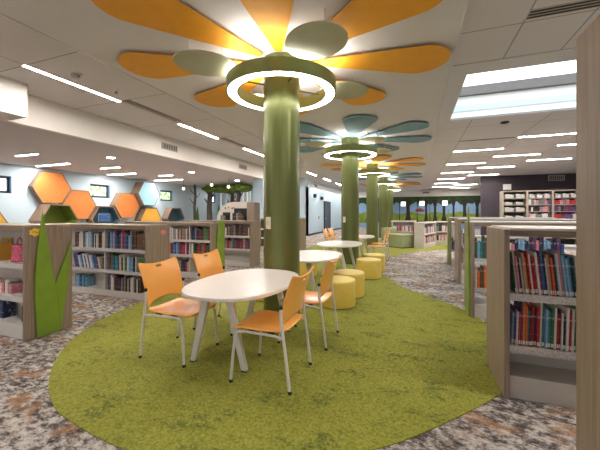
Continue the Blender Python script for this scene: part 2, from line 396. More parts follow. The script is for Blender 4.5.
for i, (x, z) in enumerate([(-1.05, 2.27), (.62, 2.3), (2.58, 2.32)]):
    w = bpy.data.objects.new('window_%d' % (i+6), None); COL.objects.link(w); w['kind'] = 'structure'; w.location = (x, yb, z)
    MB().box(x-.23, x+.23, yb-.07, yb-.03, z-.23, z+.23).build('frame', M['soffit'], w, tuple(w.location))
    MB().box(x-.2, x+.2, yb-.08, yb-.06, z-.2, z+.2).build('pane', M['pane_white'], w, tuple(w.location))

# ------------------------------------------------------------------ columns, rings, petals, ovals
CY = [3.89, 8.65, 13.45, 18.25, 23.05]; CX = -1.70
ORD = ['nearest', 'second', 'third', 'fourth', 'farthest']
DIRS = ['right and slightly away', 'away and slightly right', 'away and slightly left', 'left and slightly away', 'left and slightly toward the camera',
        'toward the camera and slightly left', 'toward the camera and slightly right', 'right and slightly toward the camera']
OD = ['far right', 'far left', 'near left', 'near right']
def petal_outline():
    up = []
    for i in range(33):
        t = i/32; r = .34+1.88*t
        w = .04+.34*(t/.8)**.95 if t < .8 else .38*math.sqrt(max(0, 1-((t-.8)/.2)**2))
        up.append((r, w))
    return up+[(r, -w) for r, w in up[::-1] if w > 1e-4]
def column(k, cy):
    c = bpy.data.objects.new('column', None); COL.objects.link(c); c['kind'] = 'structure'; c.location = (CX, cy, 0)
    MB().lathe([(.242, 0), (.242, ZG)], 48).build('shaft', M['column'], c, smooth=True)
    m = MB()
    for a in (-70, 20, 110, 200):
        ca, sa = math.cos(math.radians(a)), math.sin(math.radians(a))
        m.bar((.2415*ca, .2415*sa, .05), (.2415*ca, .2415*sa, ZG-.3), .006, .006, .006, .006)
    m.build('seam', M['leaf_dark'], c)
    MB().lathe([(.25, 0), (.25, .08), (.243, .085)], 48).build('base_ring', M['column'], c, smooth=True)
    r = thing('ring_light', 'round glowing ring lamp with olive rim around the %s green column' % ORD[k], 'ring light', (CX, cy, 3.0), 0, 'ring lamps around the columns')
    MB().ring(.715, .735, 0, .16).build('outer_rim', M['ringgreen'], r, smooth=True)
    MB().ring(.585, .60, 0.0, .16).build('inner_rim', M['ringgreen'], r, smooth=True)
    MB().ring(.60, .715, .004, .03).build('diffuser', M['glow'], r, smooth=True)
    MB().ring(.60, .715, .125, .15).build('uplight', M['glow'], r, smooth=True)
    for a in (45, 135, 225, 315):
        ca, sa = math.cos(math.radians(a)), math.sin(math.radians(a))
        MB().tube([(.235*ca, .235*sa, .10), (.59*ca, .59*sa, .10)], .012, 8).build('bracket', M['ringgreen'], r)
    colr = 'orange' if k % 2 == 0 else 'blue'
    out = petal_outline()
    for q in range(8):
        a = math.radians(17.5+45*q)
        p = thing('ceiling_petal', '%s ceiling petal over the %s column, pointing %s' % (colr, ORD[k], DIRS[q]), 'ceiling panel', (CX, cy, 3.418), a, 'ceiling petals over the columns')
        MB().poly_prism(out, .004, .016).build('panel', M['petal_'+colr], p)
        MB().tube([(1.0, 0, .01), (1.0, 0, .05)], .008, 8).build('standoff', M['steel_white'], p)
        MB().tube([(1.9, 0, .01), (1.9, 0, .05)], .008, 8).build('standoff', M['steel_white'], p)
    oc, om = (('sage', 'oval_green') if k % 2 == 0 else ('tan', 'oval_tan'))
    for q in range(4):
        a = math.radians(45+90*q)
        p = thing('ceiling_oval', '%s oval panel hung at the %s of the %s column, below the petals' % (oc, OD[q], ORD[k]), 'ceiling panel', (CX+1.0*math.cos(a), cy+1.0*math.sin(a), 3.215), a, 'oval ceiling panels over the columns')
        MB().poly_prism([(.37*math.cos(2*PI*i/40), .325*math.sin(2*PI*i/40)) for i in range(40)], 0, .014).build('panel', M[om], p)
        for u in (-.2, .2): MB().tube([(u, 0, .012), (u, 0, .253)], .006, 6).build('hanger_rod', M['steel_white'], p)
for k, cy in enumerate(CY): column(k, cy)

# ------------------------------------------------------------------ ceiling lamps, vents, detectors
def strip(x, y, L, z, along, label, group):
    t = thing('strip_light', label, 'ceiling light', (x, y, z), 0 if along == 'x' else PI/2, group)
    MB().box(-L/2, L/2, -.042, -.032, -.012, 0).box(-L/2, L/2, .032, .042, -.012, 0).box(-L/2, -L/2+.01, -.032, .032, -.012, 0).box(L/2-.01, L/2, -.032, .032, -.012, 0).build('trim_frame', M['steel_white'], t)
    MB().box(-L/2+.01, L/2-.01, -.032, .032, -.009, -.001).build('diffuser', M['lamp'], t)
for k, y0 in enumerate([-.3, 2.86, 6.05, 9.1, 12.4, 15.6, 18.8, 22.0, 25.2, 28.4]):  # first lamp is out of view, added for more room light
    strip(-5.35, y0+.8, 1.6, ZC, 'y', ['strip light above and behind the camera on the left ceiling', 'long strip light nearest the camera on the left ceiling', 'second strip light from the camera along the left ceiling row',
          'third strip light of the left ceiling row, left of the nearest column', 'fourth strip light of the left ceiling row, behind the nearest column', 'fifth strip light of the left ceiling row, just right of the nearest column',
          'sixth strip light of the left ceiling row, left of the second column', 'eighth strip light of the left ceiling row, toward the corridor door', 'ninth strip light of the left ceiling row, far off', 'last strip light of the left ceiling row, by the far wall'][k], 'strip lights of the left ceiling row')  # last two lamps of the row added to brighten the far end
RO = ['first', 'second', 'third', 'fourth', 'fifth', 'sixth', 'seventh', 'eighth', 'ninth']
for k, (x, y, lab) in enumerate([(2.05, 2.6, 'strip light over the nearest right bookcase, before the skylight'), (2.05, -.6, 'strip light behind the camera on the right ceiling'),  # these two lamps are out of view, added as extra room light
    (3.5, 10.47, 'first right ceiling strip light beyond the skylight'), (2.02, 12.14, 'left strip light of the second row beyond the skylight'), (5.0, 12.14, 'right strip light of the second row beyond the skylight'),
    (3.55, 13.72, 'single strip light of the third row beyond the skylight'), (2.08, 15.3, 'left strip light of the fourth row beyond the skylight'), (5.05, 15.25, 'right strip light of the fourth row beyond the skylight'),
    (3.55, 16.9, 'single strip light of the fifth row beyond the skylight'), (2.1, 18.5, 'left strip light of the sixth row beyond the skylight'), (3.6, 20.1, 'single strip light of the seventh row, just before the dark wall'),
    (2.1, 21.7, 'strip light left of the dark wall corner'), (2.1, 24.9, 'second last strip light toward the forest mural'), (2.1, 28.1, 'last left strip light before the forest mural'), (3.6, 26.5, 'strip light between the last two of the row toward the mural'), (3.6, 29.7, 'last right strip light before the forest mural')]):  # last two lamps added to brighten the far soffit
    strip(x, y, 1.5, ZC, 'x', lab, 'strip lights of the right ceiling')
for k, (x0, x1, y, lab) in enumerate([(-10.48, -9.56, 5.45, 'short strip light nearest the camera under the low left ceiling'), (-12.1, -10.45, 6.87, 'long strip light above the large orange hexagon'),
    (-10.56, -9.66, 8.03, 'short strip light in front of the second window'), (-12.05, -10.52, 9.47, 'long strip light above the second window'),
    (-10.35, -9.6, 10.5, 'short strip light beside the blue hexagon'), (-12.1, -10.38, 12.0, 'long strip light above the blue hexagon')]):
    strip((x0+x1)/2, y, x1-x0, ZL, 'x', lab, 'strip lights of the low left ceiling')
for x, y, lab in [(-8.22, 6.55, 'round downlight nearest the camera in the low left ceiling'), (-8.18, 9.96, 'round downlight in the middle of the low left ceiling'), (-8.2, 13.3, 'round downlight farthest back in the low left ceiling'), (-11.5, 16.4, 'round downlight over the left display trees'), (-10.2, 16.9, 'round downlight over the middle display trees'), (-8.8, 16.4, 'round downlight over the right display tree')]:  # last three downlights added to brighten the back wall and birches
    t = thing('downlight', lab, 'ceiling light', (x, y, ZL-.012), 0, 'round downlights')
    MB().ring(.10, .125, 0, .012, 32).build('trim_ring', M['steel_white'], t); MB().lathe([(.1, .003), (.1, .011)], 32).build('lens', M['downlight'], t)
for x, y, z, lab in [(-10.75, 12.5, 2.6, 'globe pendant lamp left of the tree canopy'), (-9.1, 12.5, 2.74, 'globe pendant lamp in the middle of the tree canopy'), (-8.16, 12.5, 2.62, 'globe pendant lamp right of the tree canopy')]:
    t = thing('globe_pendant', lab, 'pendant lamp', (x, y, z), 0, 'globe pendants over the trees')
    MB().blob((0, 0, 0), (.06, .06, .06), 3, 0).build('globe', M['globe'], t, smooth=True); MB().tube([(0, 0, .09), (0, 0, ZL-z)], .008, 6).build('cord', M['steel_black'], t)
    MB().lathe([(.03, .054), (.03, .1)], 16).build('socket', M['steel_black'], t)
for k, y0 in enumerate([4.46, 7.66, 10.7]):
    t = thing('slot_vent', ['slotted air vent after the nearest strip light of the left ceiling', 'slotted air vent after the second left strip light', 'slotted air vent after the third left strip light'][k], 'vent', (-5.2, y0, ZC-.008), 0, 'slot vents of the left ceiling')
    MB().box(-.08, .08, 0, 1.4, 0, .008).build('backing', M['grille_dark'], t)
    m = MB()
    for i in range(29): m.box(-.08, .08, i*.05, i*.05+.022, -.006, .002)
    m.build('fins', M['grille'], t)
t = thing('ceiling_vent', 'black slotted air diffuser in the right ceiling before the skylight', 'vent', (1.15, 3.96, ZC-.006))
MB().box(0, 1.6, 0, .18, 0, .006).build('face_plate', M['grille'], t)
for i in range(3): MB().box(.01, 1.59, .02+i*.055, .05+i*.055, -.003, .001).build('slot', M['grille_dark'], t)
t = thing('ceiling_vent', 'thin dark slot diffuser beside the first strip light beyond the skylight', 'vent', (1.24, 10.42, ZC-.006))
MB().box(0, 1.45, 0, .09, 0, .006).build('face_plate', M['grille'], t); MB().box(.01, 1.44, .02, .07, -.003, .001).build('slot', M['grille_dark'], t)
def wall_grille(x, y, z, w, h, lab, facing):
    t = thing('wall_grille', lab, 'vent', (x, y, z), 0 if facing == 'x' else -PI/2, 'air grilles')
    MB().box(0, .015, -w/2, w/2, -h/2, h/2).build('frame', M['grille'], t, bevel=.004)
    MB().box(.015, .018, -w/2+.03, w/2-.03, -h/2+.03, h/2-.03).build('opening', M['grille_dark'], t)
    m = MB(); n = 9
    for i in range(n):
        yy = -w/2+.04+(w-.08)*i/(n-1); m.box(.016, .03, yy-.012, yy+.012, -h/2+.02, h/2-.02)
    m.build('blades', M['grille'], t)
wall_grille(-6.63, 7.13, 3.29, .62, .19, 'white air grille on the soffit nearest the camera', 'x')
wall_grille(-6.63, 11.2, 3.29, .62, .19, 'white air grille on the soffit left of the nearest column', 'x')
wall_grille(-6.63, 21.2, 3.34, .62, .19, 'white air grille on the soffit beyond the nearest column', 'x')
wall_grille(7.3, 21.0, 3.33, .75, .3, 'pale air grille high on the dark wall', 'y')
wall_grille(.95, 31.35, 3.3, .6, .16, 'small grille on the white soffit above the forest mural', 'y')
t = thing('wall_notice', 'small white notice on the dark wall above the bookcase', 'notice', (4.98, 21.0, 2.9)); MB().box(-.2, .2, -.015, 0, -.16, .16).build('sheet', M['soffit'], t)
t = thing('smoke_detector', 'white smoke detector beside the nearest left strip light', 'smoke detector', (-4.92, 3.32, ZC))
MB().lathe([(.045, -.07), (.06, -.06), (.06, -.02)], 24).build('sensor_head', M['grille'], t, smooth=True); MB().lathe([(.085, -.02), (.085, 0)], 24).build('mount', M['steel_white'], t, smooth=True)
t = thing('ceiling_sprinkler', 'small ceiling sprinkler beside the left slot vent', 'sprinkler', (-4.97, 4.06, ZC))
MB().lathe([(.05, -.008), (.05, 0)], 20).build('escutcheon', M['steel_white'], t); MB().lathe([(.016, -.05), (.026, -.045), (.014, -.008)], 16).build('nozzle', M['grille'], t)
t = thing('ceiling_sensor', 'dark round sensor on the right ceiling beyond the skylight', 'sensor', (2.0, 8.63, ZC))
MB().lathe([(.06, -.03), (.09, -.02), (.09, 0)], 24).build('dome', M['hole'], t, smooth=True)
for k, (x, y, z) in enumerate([(-1.787, 3.66, 1.27), (-1.82, 8.43, 1.22)]):
    a = math.atan2(x-CX, -(y-CY[k]))
    t = thing('light_switch', ['ivory switch plate on the nearest green column', 'ivory switch plate on the second green column'][k], 'switch plate', (CX+.242*math.sin(a), CY[k]-.242*math.cos(a), z), a, 'switch plates on the columns')
    MB().box(-.04, .04, -.014, .006, -.078, .078).build('plate', M['plate'], t, bevel=.004); MB().box(-.014, .014, -.02, -.014, -.03, .03).build('switch', M['white_edge'], t)
t = thing('wall_thermostat_switch', 'small grey thermostat on the blue pier', 'thermostat', (-7.0, 13.0, 1.55)); MB().box(-.07, .07, -.03, 0, -.1, .1).build('case', M['grille'], t, bevel=.01)
for k, (y, z, lab) in enumerate([(19.2, 2.5, 'dark speaker high on the blue corridor wall'), (20.8, 2.42, 'dark sensor box high on the corridor wall beside the door')]):
    t = thing('wall_box', lab, 'wall box', (-6.12, y, z)); MB().box(0, .16, -.12, .12, -.11, .11).build('case', M['hole'], t, bevel=.015)
t = thing('wall_panel', 'small grey panel on the blue corridor wall before the door', 'wall box', (-6.12, 20.3, 1.1)); MB().box(0, .03, -.1, .1, -.1, .1).build('case', M['grille'], t, bevel=.006)

# ------------------------------------------------------------------ tables
def superellipse(a, b, n, N=72):
    o = []
    for i in range(N):
        t = 2*PI*i/N; c, s_ = math.cos(t), math.sin(t)
        o.append((a*math.copysign(abs(c)**(2/n), c), b*math.copysign(abs(s_)**(2/n), s_)))
    return o
def make_table(label):
    t = thing('oval_table', label, 'table', (0, 0, 0), 0, 'oval tables along the columns')
    o = MB().poly_prism(superellipse(.51, .72, 2.4), .65, .682)
    top = o.build('tabletop', M['white'], t, bevel=.008, smooth=False)
    for sx in (-1, 1):
        for sy in (-1, 1):
            lg = MB().bar((sx*.275, sy*.50, .012), (sx*.115, sy*.505, .65), .055, .04, .075, .05).build('leg', M['steel_white'], t, bevel=.006)
            MB().box(sx*.275-.025, sx*.275+.025, sy*.50-.025, sy*.50+.025, 0.006, .014).build('foot', M['black'], lg)
    MB().box(-.15, .15, -.53, .53, .63, .65).build('under_frame', M['white_edge'], t, bevel=.004)
    return t
T = [(2.915, 'white oval table nearest the camera, with four orange chairs'), (5.1, 'white oval table just beyond the nearest column, with yellow stools'), (7.3, 'white oval table just before the second column'),
     (9.72, 'white oval table just beyond the second column, with orange chairs')]
t0 = make_table(T[0][1]); t0.location = (-1.685, T[0][0], 0)
for y, lab in T[1:]: dup(t0, (-1.68, y, 0), 0, lab)

# ------------------------------------------------------------------ chairs (facing +x in their own frame)
def make_chair(label, group):
    t = thing('stacking_chair', label, 'chair', (0, 0, 0), 0, group)
    hw = .256
    def bk(u, v):
        a = (u-.5)*2
        zt = .883+.040*abs(a)**2.2; zb = .497+.055*(1-abs(a)**2.5)
        if abs(a) > .93: zt -= .012*(abs(a)-.93)/.07; zb += .01*(abs(a)-.93)/.07
        z = zb+(zt-zb)*v
        k = (z-.5)/.42
        return (-.178-.03*k-.085*k*k-.028*(1-a*a), a*(hw-.012*(1-k)), z)
    slot = lambda u, v: abs(u-.5) < .085 and .88 < v < .94
    o = MB().sheet(47, 33, bk, slot).build('backrest', M['orange'], t, smooth=True, solid=.011)
    def seat(u, v):
        a = (v-.5)*2; x = -.215+.49*u
        z = .455+.012*abs(a)**2-.010*math.sin(PI*u)
        if u > .72: z -= .022*((u-.72)/.28)**2
        if u < .18: z += .006*((.18-u)/.18)**2
        w = .238-.012*(1-u)
        if u > .86: w -= .028*((u-.86)/.14)**2
        if u < .12: w -= .03*((.12-u)/.12)**2
        return (x, a*w, z)
    MB().sheet(28, 24, seat).build('seat', M['orange'], t, smooth=True, solid=.012)
    for s_ in (-1, 1):
        rl = MB().tube([(-.262, s_*.252, .012), (-.226, s_*.253, .30), (-.206, s_*.254, .44), (-.192, s_*.256, .56), (-.188, s_*.257, .655)], .0125).build('leg', M['steel_white'], t, smooth=True)
        MB().lathe([(.015, .006), (.015, .03)], 14, (-.262, s_*.252, 0)).build('foot_cap', M['black'], rl)
        MB().lathe([(.0145, .652), (.0145, .675), (.008, .682)], 14, (-.188, s_*.257, 0)).build('end_cap', M['black'], rl)
        fl = MB().tube([(.262, s_*.255, .012), (.244, s_*.247, .25), (.228, s_*.240, .385), (.205, s_*.234, .42), (.15, s_*.226, .428)], .0125).build('leg', M['steel_white'], t, smooth=True)
        MB().lathe([(.015, .006), (.015, .03)], 14, (.262, s_*.255, 0)).build('foot_cap', M['black'], fl)
        MB().tube([(-.207, s_*.253, .420), (-.12, s_*.232, .426), (.16, s_*.226, .428)], .011).build('seat_rail', M['steel_white'], t, smooth=True)
        for xb in (-.1, .08): MB().box(xb, xb+.04, s_*.2-.02, s_*.2+.02, .415, .445).build('bracket', M['black'], t)
    for x in (-.08, .1): MB().tube([(x, -.226, .427), (x, .226, .427)], .010).build('crossbar', M['steel_white'], t, smooth=True)
    return t
GA, GB = 'orange chairs at the nearest table', 'orange chairs at the farther tables'
c0 = make_chair('orange chair left of the nearest table, closest to the camera', GA); c0.location = (-2.222, 2.54, 0)
dup(c0, (-2.222, 3.32, 0), 0, 'orange chair left of the nearest table, farther from the camera', GA)
dup(c0, (-1.165, 2.475, 0), PI, 'orange chair right of the nearest table, closest to the camera', GA)
dup(c0, (-1.11, 3.32, 0), PI, 'orange chair right of the nearest table, just behind the front right chair', GA)
dup(c0, (-2.36, 9.35, 0), .05, 'orange chair left of the table past the second column, nearer one', GB)
dup(c0, (-2.38, 10.1, 0), -.05, 'orange chair left of the table past the second column, farther one', GB)
dup(c0, (-1.02, 9.1, 0), PI, 'orange chair right of the table past the second column, nearer one', GB)
dup(c0, (-1.0, 9.9, 0), PI, 'orange chair right of the table past the second column, farther one', GB)

# ------------------------------------------------------------------ stools
def make_stool(label):
    t = thing('drum_stool', label, 'stool', (0, 0, 0), 0, 'yellow drum stools')
    MB().lathe([(.245, .012), (.262, .02), (.266, .05), (.266, .365), (.262, .382), (.256, .388)], 48).build('body', M['stool'], t, smooth=True)
    MB().lathe([(.256, .386), (.262, .390), (.258, .40), (.235, .408)], 48).build('cushion_top', M['stool_top'], t, smooth=True)
    MB().lathe([(.235, .006), (.235, .014)], 32).build('base_glide', M['black'], t)
    return t
ST = [((-1.10, 4.64), 'yellow drum stool right of the second table, nearest the camera'), ((-1.06, 5.27), 'yellow drum stool right of the second table, behind the nearest stool'),
      ((-.94, 6.85), 'yellow drum stool in front of the second column, third from the camera'), ((-.93, 7.68), 'yellow drum stool farthest from the camera on the right'),
      ((-2.38, 4.62), 'yellow drum stool left of the nearest column, seen under the table'), ((-2.3, 6.55), 'yellow drum stool left of the tables, seen between table legs')]
s0 = make_stool(ST[0][1]); s0.location = (*ST[0][0], 0)
for p, lab in ST[1:]: dup(s0, (*p, 0), 0, lab)

# ------------------------------------------------------------------ books
ORDN = ['first', 'second', 'third', 'fourth', 'fifth', 'sixth', 'seventh', 'eighth', 'ninth', 'tenth', 'eleventh', 'twelfth', 'thirteenth', 'fourteenth', 'fifteenth', 'sixteenth', 'seventeenth', 'eighteenth', 'nineteenth', 'twentieth']
def ordn(i):
    if i < 20: return ORDN[i]
    return 'twenty-'+ORDN[i-20] if i < 29 else ('thirtieth' if i == 29 else 'thirty-'+ORDN[i-30])
def book(x, y, z, w, h, d, col, label, group, tilt=0, near=False):
    """stands with its spine toward -y; origin at the bottom front left corner"""
    b = MB(); c = .0025
    spine = [(0, .006), (w*.18, .001), (w*.5, 0), (w*.82, .001), (w, .006)]
    b.poly_prism(spine+[(w, d), (w-c, d), (w-c, .009), (c, .009), (c, d), (0, d)], 0, h)
    if near:
        o = b.build('book', bookmat(col)); tag(o, label, 'book', group)
        MB().box(c, w-c, .009, d-.006, .004, h-.004).build('pages', M['paper'], o)
        MB().box(.001, w-.001, -.0012, .002, .012, .04).build('spine_label', M['soffit'], o)
    else:
        b.mi = 1; b.box(c, w-c, .009, d-.006, .004, h-.004)
        o = b.build('book', [bookmat(col), M['paper']]); tag(o, label, 'book', group)
    o.location = (x, y, z); o.rotation_euler = (0, tilt, 0)
    return o
NB = 0
FARB = MB(); FARP = list(BOOKC)
def row(x0, x1, y, z, h0, h1, pal, where, group, w0=.014, w1=.034, d=.15, tilts=None, near=False, rnd=None, jit=.02, far=False):
    """a run of books from left to right between x0 and x1"""
    global NB
    rnd = rnd or random; x = x0; i = 0
    tilt = tilts or 0
    while True:
        w = rnd.uniform(w0, w1)
        if x+w+abs(math.sin(tilt))*h1*(1 if tilt > 0 else 0) > x1: break
        h = rnd.uniform(h0, h1); col = pal[i % len(pal)] if isinstance(pal, tuple) else rnd.choice(pal)
        lift = w*math.sin(tilt) if tilt > 0 else 0
        if far:
            yy = y+rnd.uniform(0, jit); FARB.mi = FARP.index(col); FARB.poly_prism([(x, yy+.006), (x+w*.3, yy), (x+w*.7, yy), (x+w, yy+.006), (x+w, yy+d), (x, yy+d)], z+.001, z+h)
            x += w+.002; i += 1; continue
        book(x, y+rnd.uniform(0, jit), z+.001+max(0, lift), w, h, d*rnd.uniform(.9, 1), col, '%s book, %s from left, %s' % (col, ordn(i), where), group, tilt, near)
        x += w/math.cos(tilt)+.002; i += 1; NB += 1

# ------------------------------------------------------------------ bookcases
def bookcase(name, label, cat, x0, x1, y0, y1, h, shelves, ends=('r',), base=.17, tw=.035, div=(), back=True, group=None, lip=.046, lipmat='label_strip', shelf_d=None, topmat='top_white'):
    loc = ((x0+x1)/2, (y0+y1)/2, 0); t = thing(name, label, cat, loc, 0, group); ov = .02
    xi0, xi1 = x0, x1
    if 'l' in ends:
        MB().box(x0, x0+tw, y0-ov, y1+ov, 0.001, h).build('end_panel', M['wood'], t, loc, bevel=.003); xi0 = x0+tw
    if 'r' in ends:
        MB().box(x1-tw, x1, y0-ov, y1+ov, 0.001, h).build('end_panel', M['wood'], t, loc, bevel=.003); xi1 = x1-tw
    MB().box(xi0, xi1, y0-ov+.004, y1+ov-.004, h-.006, h+.012).build('top', M[topmat], t, loc, bevel=.002)
    MB().box(xi0, xi1, y0-ov+.006, y0+.012, h-.052, h-.006).box(xi0, xi1, y1-.012, y1+ov-.006, h-.052, h-.006).build('top_rail', M['wood_x'], t, loc)
    MB().box(xi0, xi1, y0+.012, y1-.012, .001, base).build('plinth', M['base_white'], t, loc, bevel=.003)
    ym = (y0+y1)/2; sd = shelf_d or (y1-y0)
    for z in shelves:
        s_ = MB().box(xi0, xi1, y0, y0+sd, z-.022, z).build('shelf', M['shelf_white'], t, loc)
        MB().box(xi0, xi1, y0-.008, y0+.001, z-lip, z+.006).build('label_strip', M[lipmat], s_, loc)
    for x in div:
        MB().box(x-.01, x+.01, y0+.01, y1-.01, base, h-.052).build('divider', M['shelf_white'], t, loc)
    if back: MB().box(xi0, xi1, ym-.008, ym+.008, base, h-.052).build('back_panel', M['shelf_white'], t, loc)
    return t, loc
def cloud_sign(parent, loc, x, y, z, mat, r=.055):
    pts = [(y+r*1.15*(1+.12*math.cos(7*a))*math.cos(a), z+r*.75*(1+.12*math.cos(7*a))*math.sin(a)) for a in [2*PI*i/56 for i in range(56)]]
    s_ = MB().poly_prism(pts, x, x+.006, 'x').build('range_sign', M[mat], parent, loc)
    return s_
def leaf_part(parent, loc, x, outline, name='leaf_cutout', mat='leaf'):
    MB().poly_prism(outline, x, x+.022, 'x').build(name, M[mat], parent, loc, bevel=.003)
def blade(y0, y1, yt, zt, bulge, n=14, z0=.006):
    """a tapering grass blade outline in the y-z plane"""
    L, R = [], []
    for i in range(n+1):
        t = i/n; k = (1-t)**.8
        b = bulge*math.sin(PI*min(1, t*1.25))*(1-t)
        L.append((yt+(y0-yt)*k-b, z0+(zt-z0)*t)); R.append((yt+(y1-yt)*k+b, z0+(zt-z0)*t))
    return L+R[::-1][1:]

GL, GR = 'low bookcase ranges on the left', 'low bookcase ranges on the right'
PX = -3.97
MIX = ['red', 'blue', 'white', 'navy', 'grey', 'black', 'green', 'purple', 'teal', 'tan', 'maroon', 'white', 'brown', 'sky', 'white', 'tan']
# L1, the end panel with the big leaf
t, lo = bookcase('low_bookcase', 'low bookcase nearest the camera on the left, with a big two-blade green leaf', 'bookcase', -5.3, PX, 2.16, 2.62, 1.25, [.83, .46], group=GL, ends=('l', 'r'), base=.16, lipmat='shelf_white', topmat='wood_x')
cloud_sign(t, lo, PX+.001, 2.245, 1.185, 'cloud_yellow')
MB().tube([(PX+.009, 2.21, 1.187), (PX+.009, 2.23, 1.195), (PX+.009, 2.25, 1.182), (PX+.009, 2.28, 1.19)], .003, 6).build('sign_lettering', M['scribble'], t, lo)
leaf_part(t, lo, PX+.001, [(2.253, .006), (2.49, .006), (2.47, .3), (2.445, .5), (2.437, .579), (2.417, .677), (2.375, .973), (2.333, 1.229), (2.308, 1.43), (2.283, 1.231), (2.253, .987), (2.232, .712), (2.230, .434), (2.24, .208)])
lf2 = [(2.492, .006), (2.505, .006), (2.54, .3), (2.575, .5), (2.60, .803), (2.610, 1.06), (2.562, .892), (2.494, .722), (2.4395, .575), (2.4475, .5), (2.4725, .3)]
leaf_part(t, lo, PX+.001, lf2)
# L2 .. L5
R_ = random.Random(3)
t, lo = bookcase('low_bookcase', 'low bookcase second from the camera on the left, behind the front leaf panel', 'bookcase', -6.6, PX, 3.80, 4.25, 1.19, [.80, .44], group=GL, ends=('l', 'r'), base=.10, topmat='wood_x', div=(-4.93,))
cloud_sign(t, lo, PX+.001, 4.12, 1.08, 'cloud_pink', .05)
wh = '%s shelf, %s half of the second left bookcase'
row(-5.72, -4.95, 3.83, .80, .22, .29, ['white', 'white', 'grey', 'tan', 'sky', 'black', 'white', 'brown'], wh % ('top', 'left'), 'books in the second left bookcase', rnd=R_, w0=.02, w1=.045)
row(-4.91, -4.26, 3.83, .80, .22, .31, ['maroon', 'red', 'navy', 'blue', 'purple', 'sky', 'black', 'grey', 'brown'], wh % ('top', 'right'), 'books in the second left bookcase', rnd=R_, w0=.02, w1=.05)
row(-5.70, -5.06, 3.83, .44, .20, .26, ['blue', 'white', 'white', 'purple', 'sky', 'brown'], wh % ('middle', 'left'), 'books in the second left bookcase', rnd=R_, tilts=-.28, w0=.02, w1=.04)
row(-4.91, -4.24, 3.83, .44, .20, .28, ['blue', 'teal', 'navy', 'white', 'maroon', 'black', 'green', 'sky'], wh % ('middle', 'right'), 'books in the second left bookcase', rnd=R_, w0=.02, w1=.05)
row(-4.90, -4.15, 3.83, .10, .20, .27, ['brown', 'maroon', 'white', 'purple', 'navy', 'tan', 'black', 'grey', 'white'], wh % ('bottom', 'right'), 'books in the second left bookcase', rnd=R_, w0=.02, w1=.05)
row(-5.70, -5.40, 3.83, .10, .16, .21, ['sky', 'blue', 'teal', 'grey'], wh % ('bottom', 'left'), 'books in the second left bookcase', rnd=R_, w0=.02, w1=.05)
book(-4.235, 3.835, .80, .19, .27, .04, 'brown', 'brown picture book facing out at the right end, top shelf of second left bookcase', 'books in the second left bookcase')
book(-4.20, 3.835, .44, .17, .24, .04, 'green', 'green picture book facing out at the right end, middle shelf of second left bookcase', 'books in the second left bookcase')
book(-5.02, 3.835, .44, .07, .2, .04, 'brown', 'brown book standing face out by the divider, second left bookcase', 'books in the second left bookcase')
t, lo = bookcase('low_bookcase', 'low bookcase third from the camera on the left, behind the left chairs', 'bookcase', -6.4, PX, 5.46, 5.91, 1.185, [.82, .50], group=GL, ends=('l', 'r'), base=.12, topmat='wood_x', div=(-4.55,))
leaf_part(t, lo, PX+.001, [(5.62, .006), (5.86, .006), (5.90, .5), (5.90, .9), (5.86, 1.18), (5.79, 1.26), (5.70, 1.20), (5.63, .95), (5.60, .5)])
wh = '%s shelf of the third left bookcase'
row(-5.1, -4.58, 5.49, .82, .22, .30, ['tan', 'white', 'grey', 'maroon', 'brown', 'purple', 'white'], wh % 'left top', 'books in the third left bookcase', rnd=R_, w0=.02, w1=.045)
row(-4.52, -4.03, 5.49, .82, .22, .28, ['black', 'brown', 'green', 'navy', 'grey', 'maroon'], wh % 'right top', 'books in the third left bookcase', rnd=R_, w0=.025, w1=.05)
row(-5.1, -4.58, 5.49, .50, .20, .27, ['blue', 'purple', 'white', 'navy', 'red', 'sky'], wh % 'left middle', 'books in the third left bookcase', rnd=R_, w0=.02, w1=.045)
row(-4.52, -4.03, 5.49, .50, .20, .27, ['maroon', 'navy', 'tan', 'red', 'black', 'green', 'white'], wh % 'right middle', 'books in the third left bookcase', rnd=R_, w0=.025, w1=.05)
row(-4.9, -4.55, 5.49, .12, .2, .27, ['grey', 'red', 'navy', 'tan'], wh % 'bottom', 'books in the third left bookcase', rnd=R_, w0=.025, w1=.05)
t, lo = bookcase('low_bookcase', 'low bookcase fourth from the camera on the left, beside the nearest column', 'bookcase', -6.2, PX+.02, 7.1, 7.56, 1.18, [.80, .46], group=GL, ends=('l', 'r'), base=.12, topmat='wood_x', lipmat='shelf_white')
wh = '%s shelf of the fourth left bookcase'
row(-4.98, -4.02, 7.13, .80, .2, .29, ['maroon', 'brown', 'tan', 'black', 'grey', 'white', 'brown'], wh % 'top', 'books in the fourth left bookcase', rnd=R_, w0=.03, w1=.06)
row(-4.9, -4.02, 7.13, .46, .2, .28, ['red', 'navy', 'grey', 'green', 'purple', 'tan', 'maroon'], wh % 'middle', 'books in the fourth left bookcase', rnd=R_, w0=.03, w1=.06)
t, lo = bookcase('low_bookcase', 'low bookcase seen just right of the nearest column, toward the corridor', 'bookcase', -5.6, PX+.02, 10.75, 11.35, 1.18, [.8, .46], group=GL, ends=('l', 'r'), base=.12, topmat='wood_x', lipmat='shelf_white')
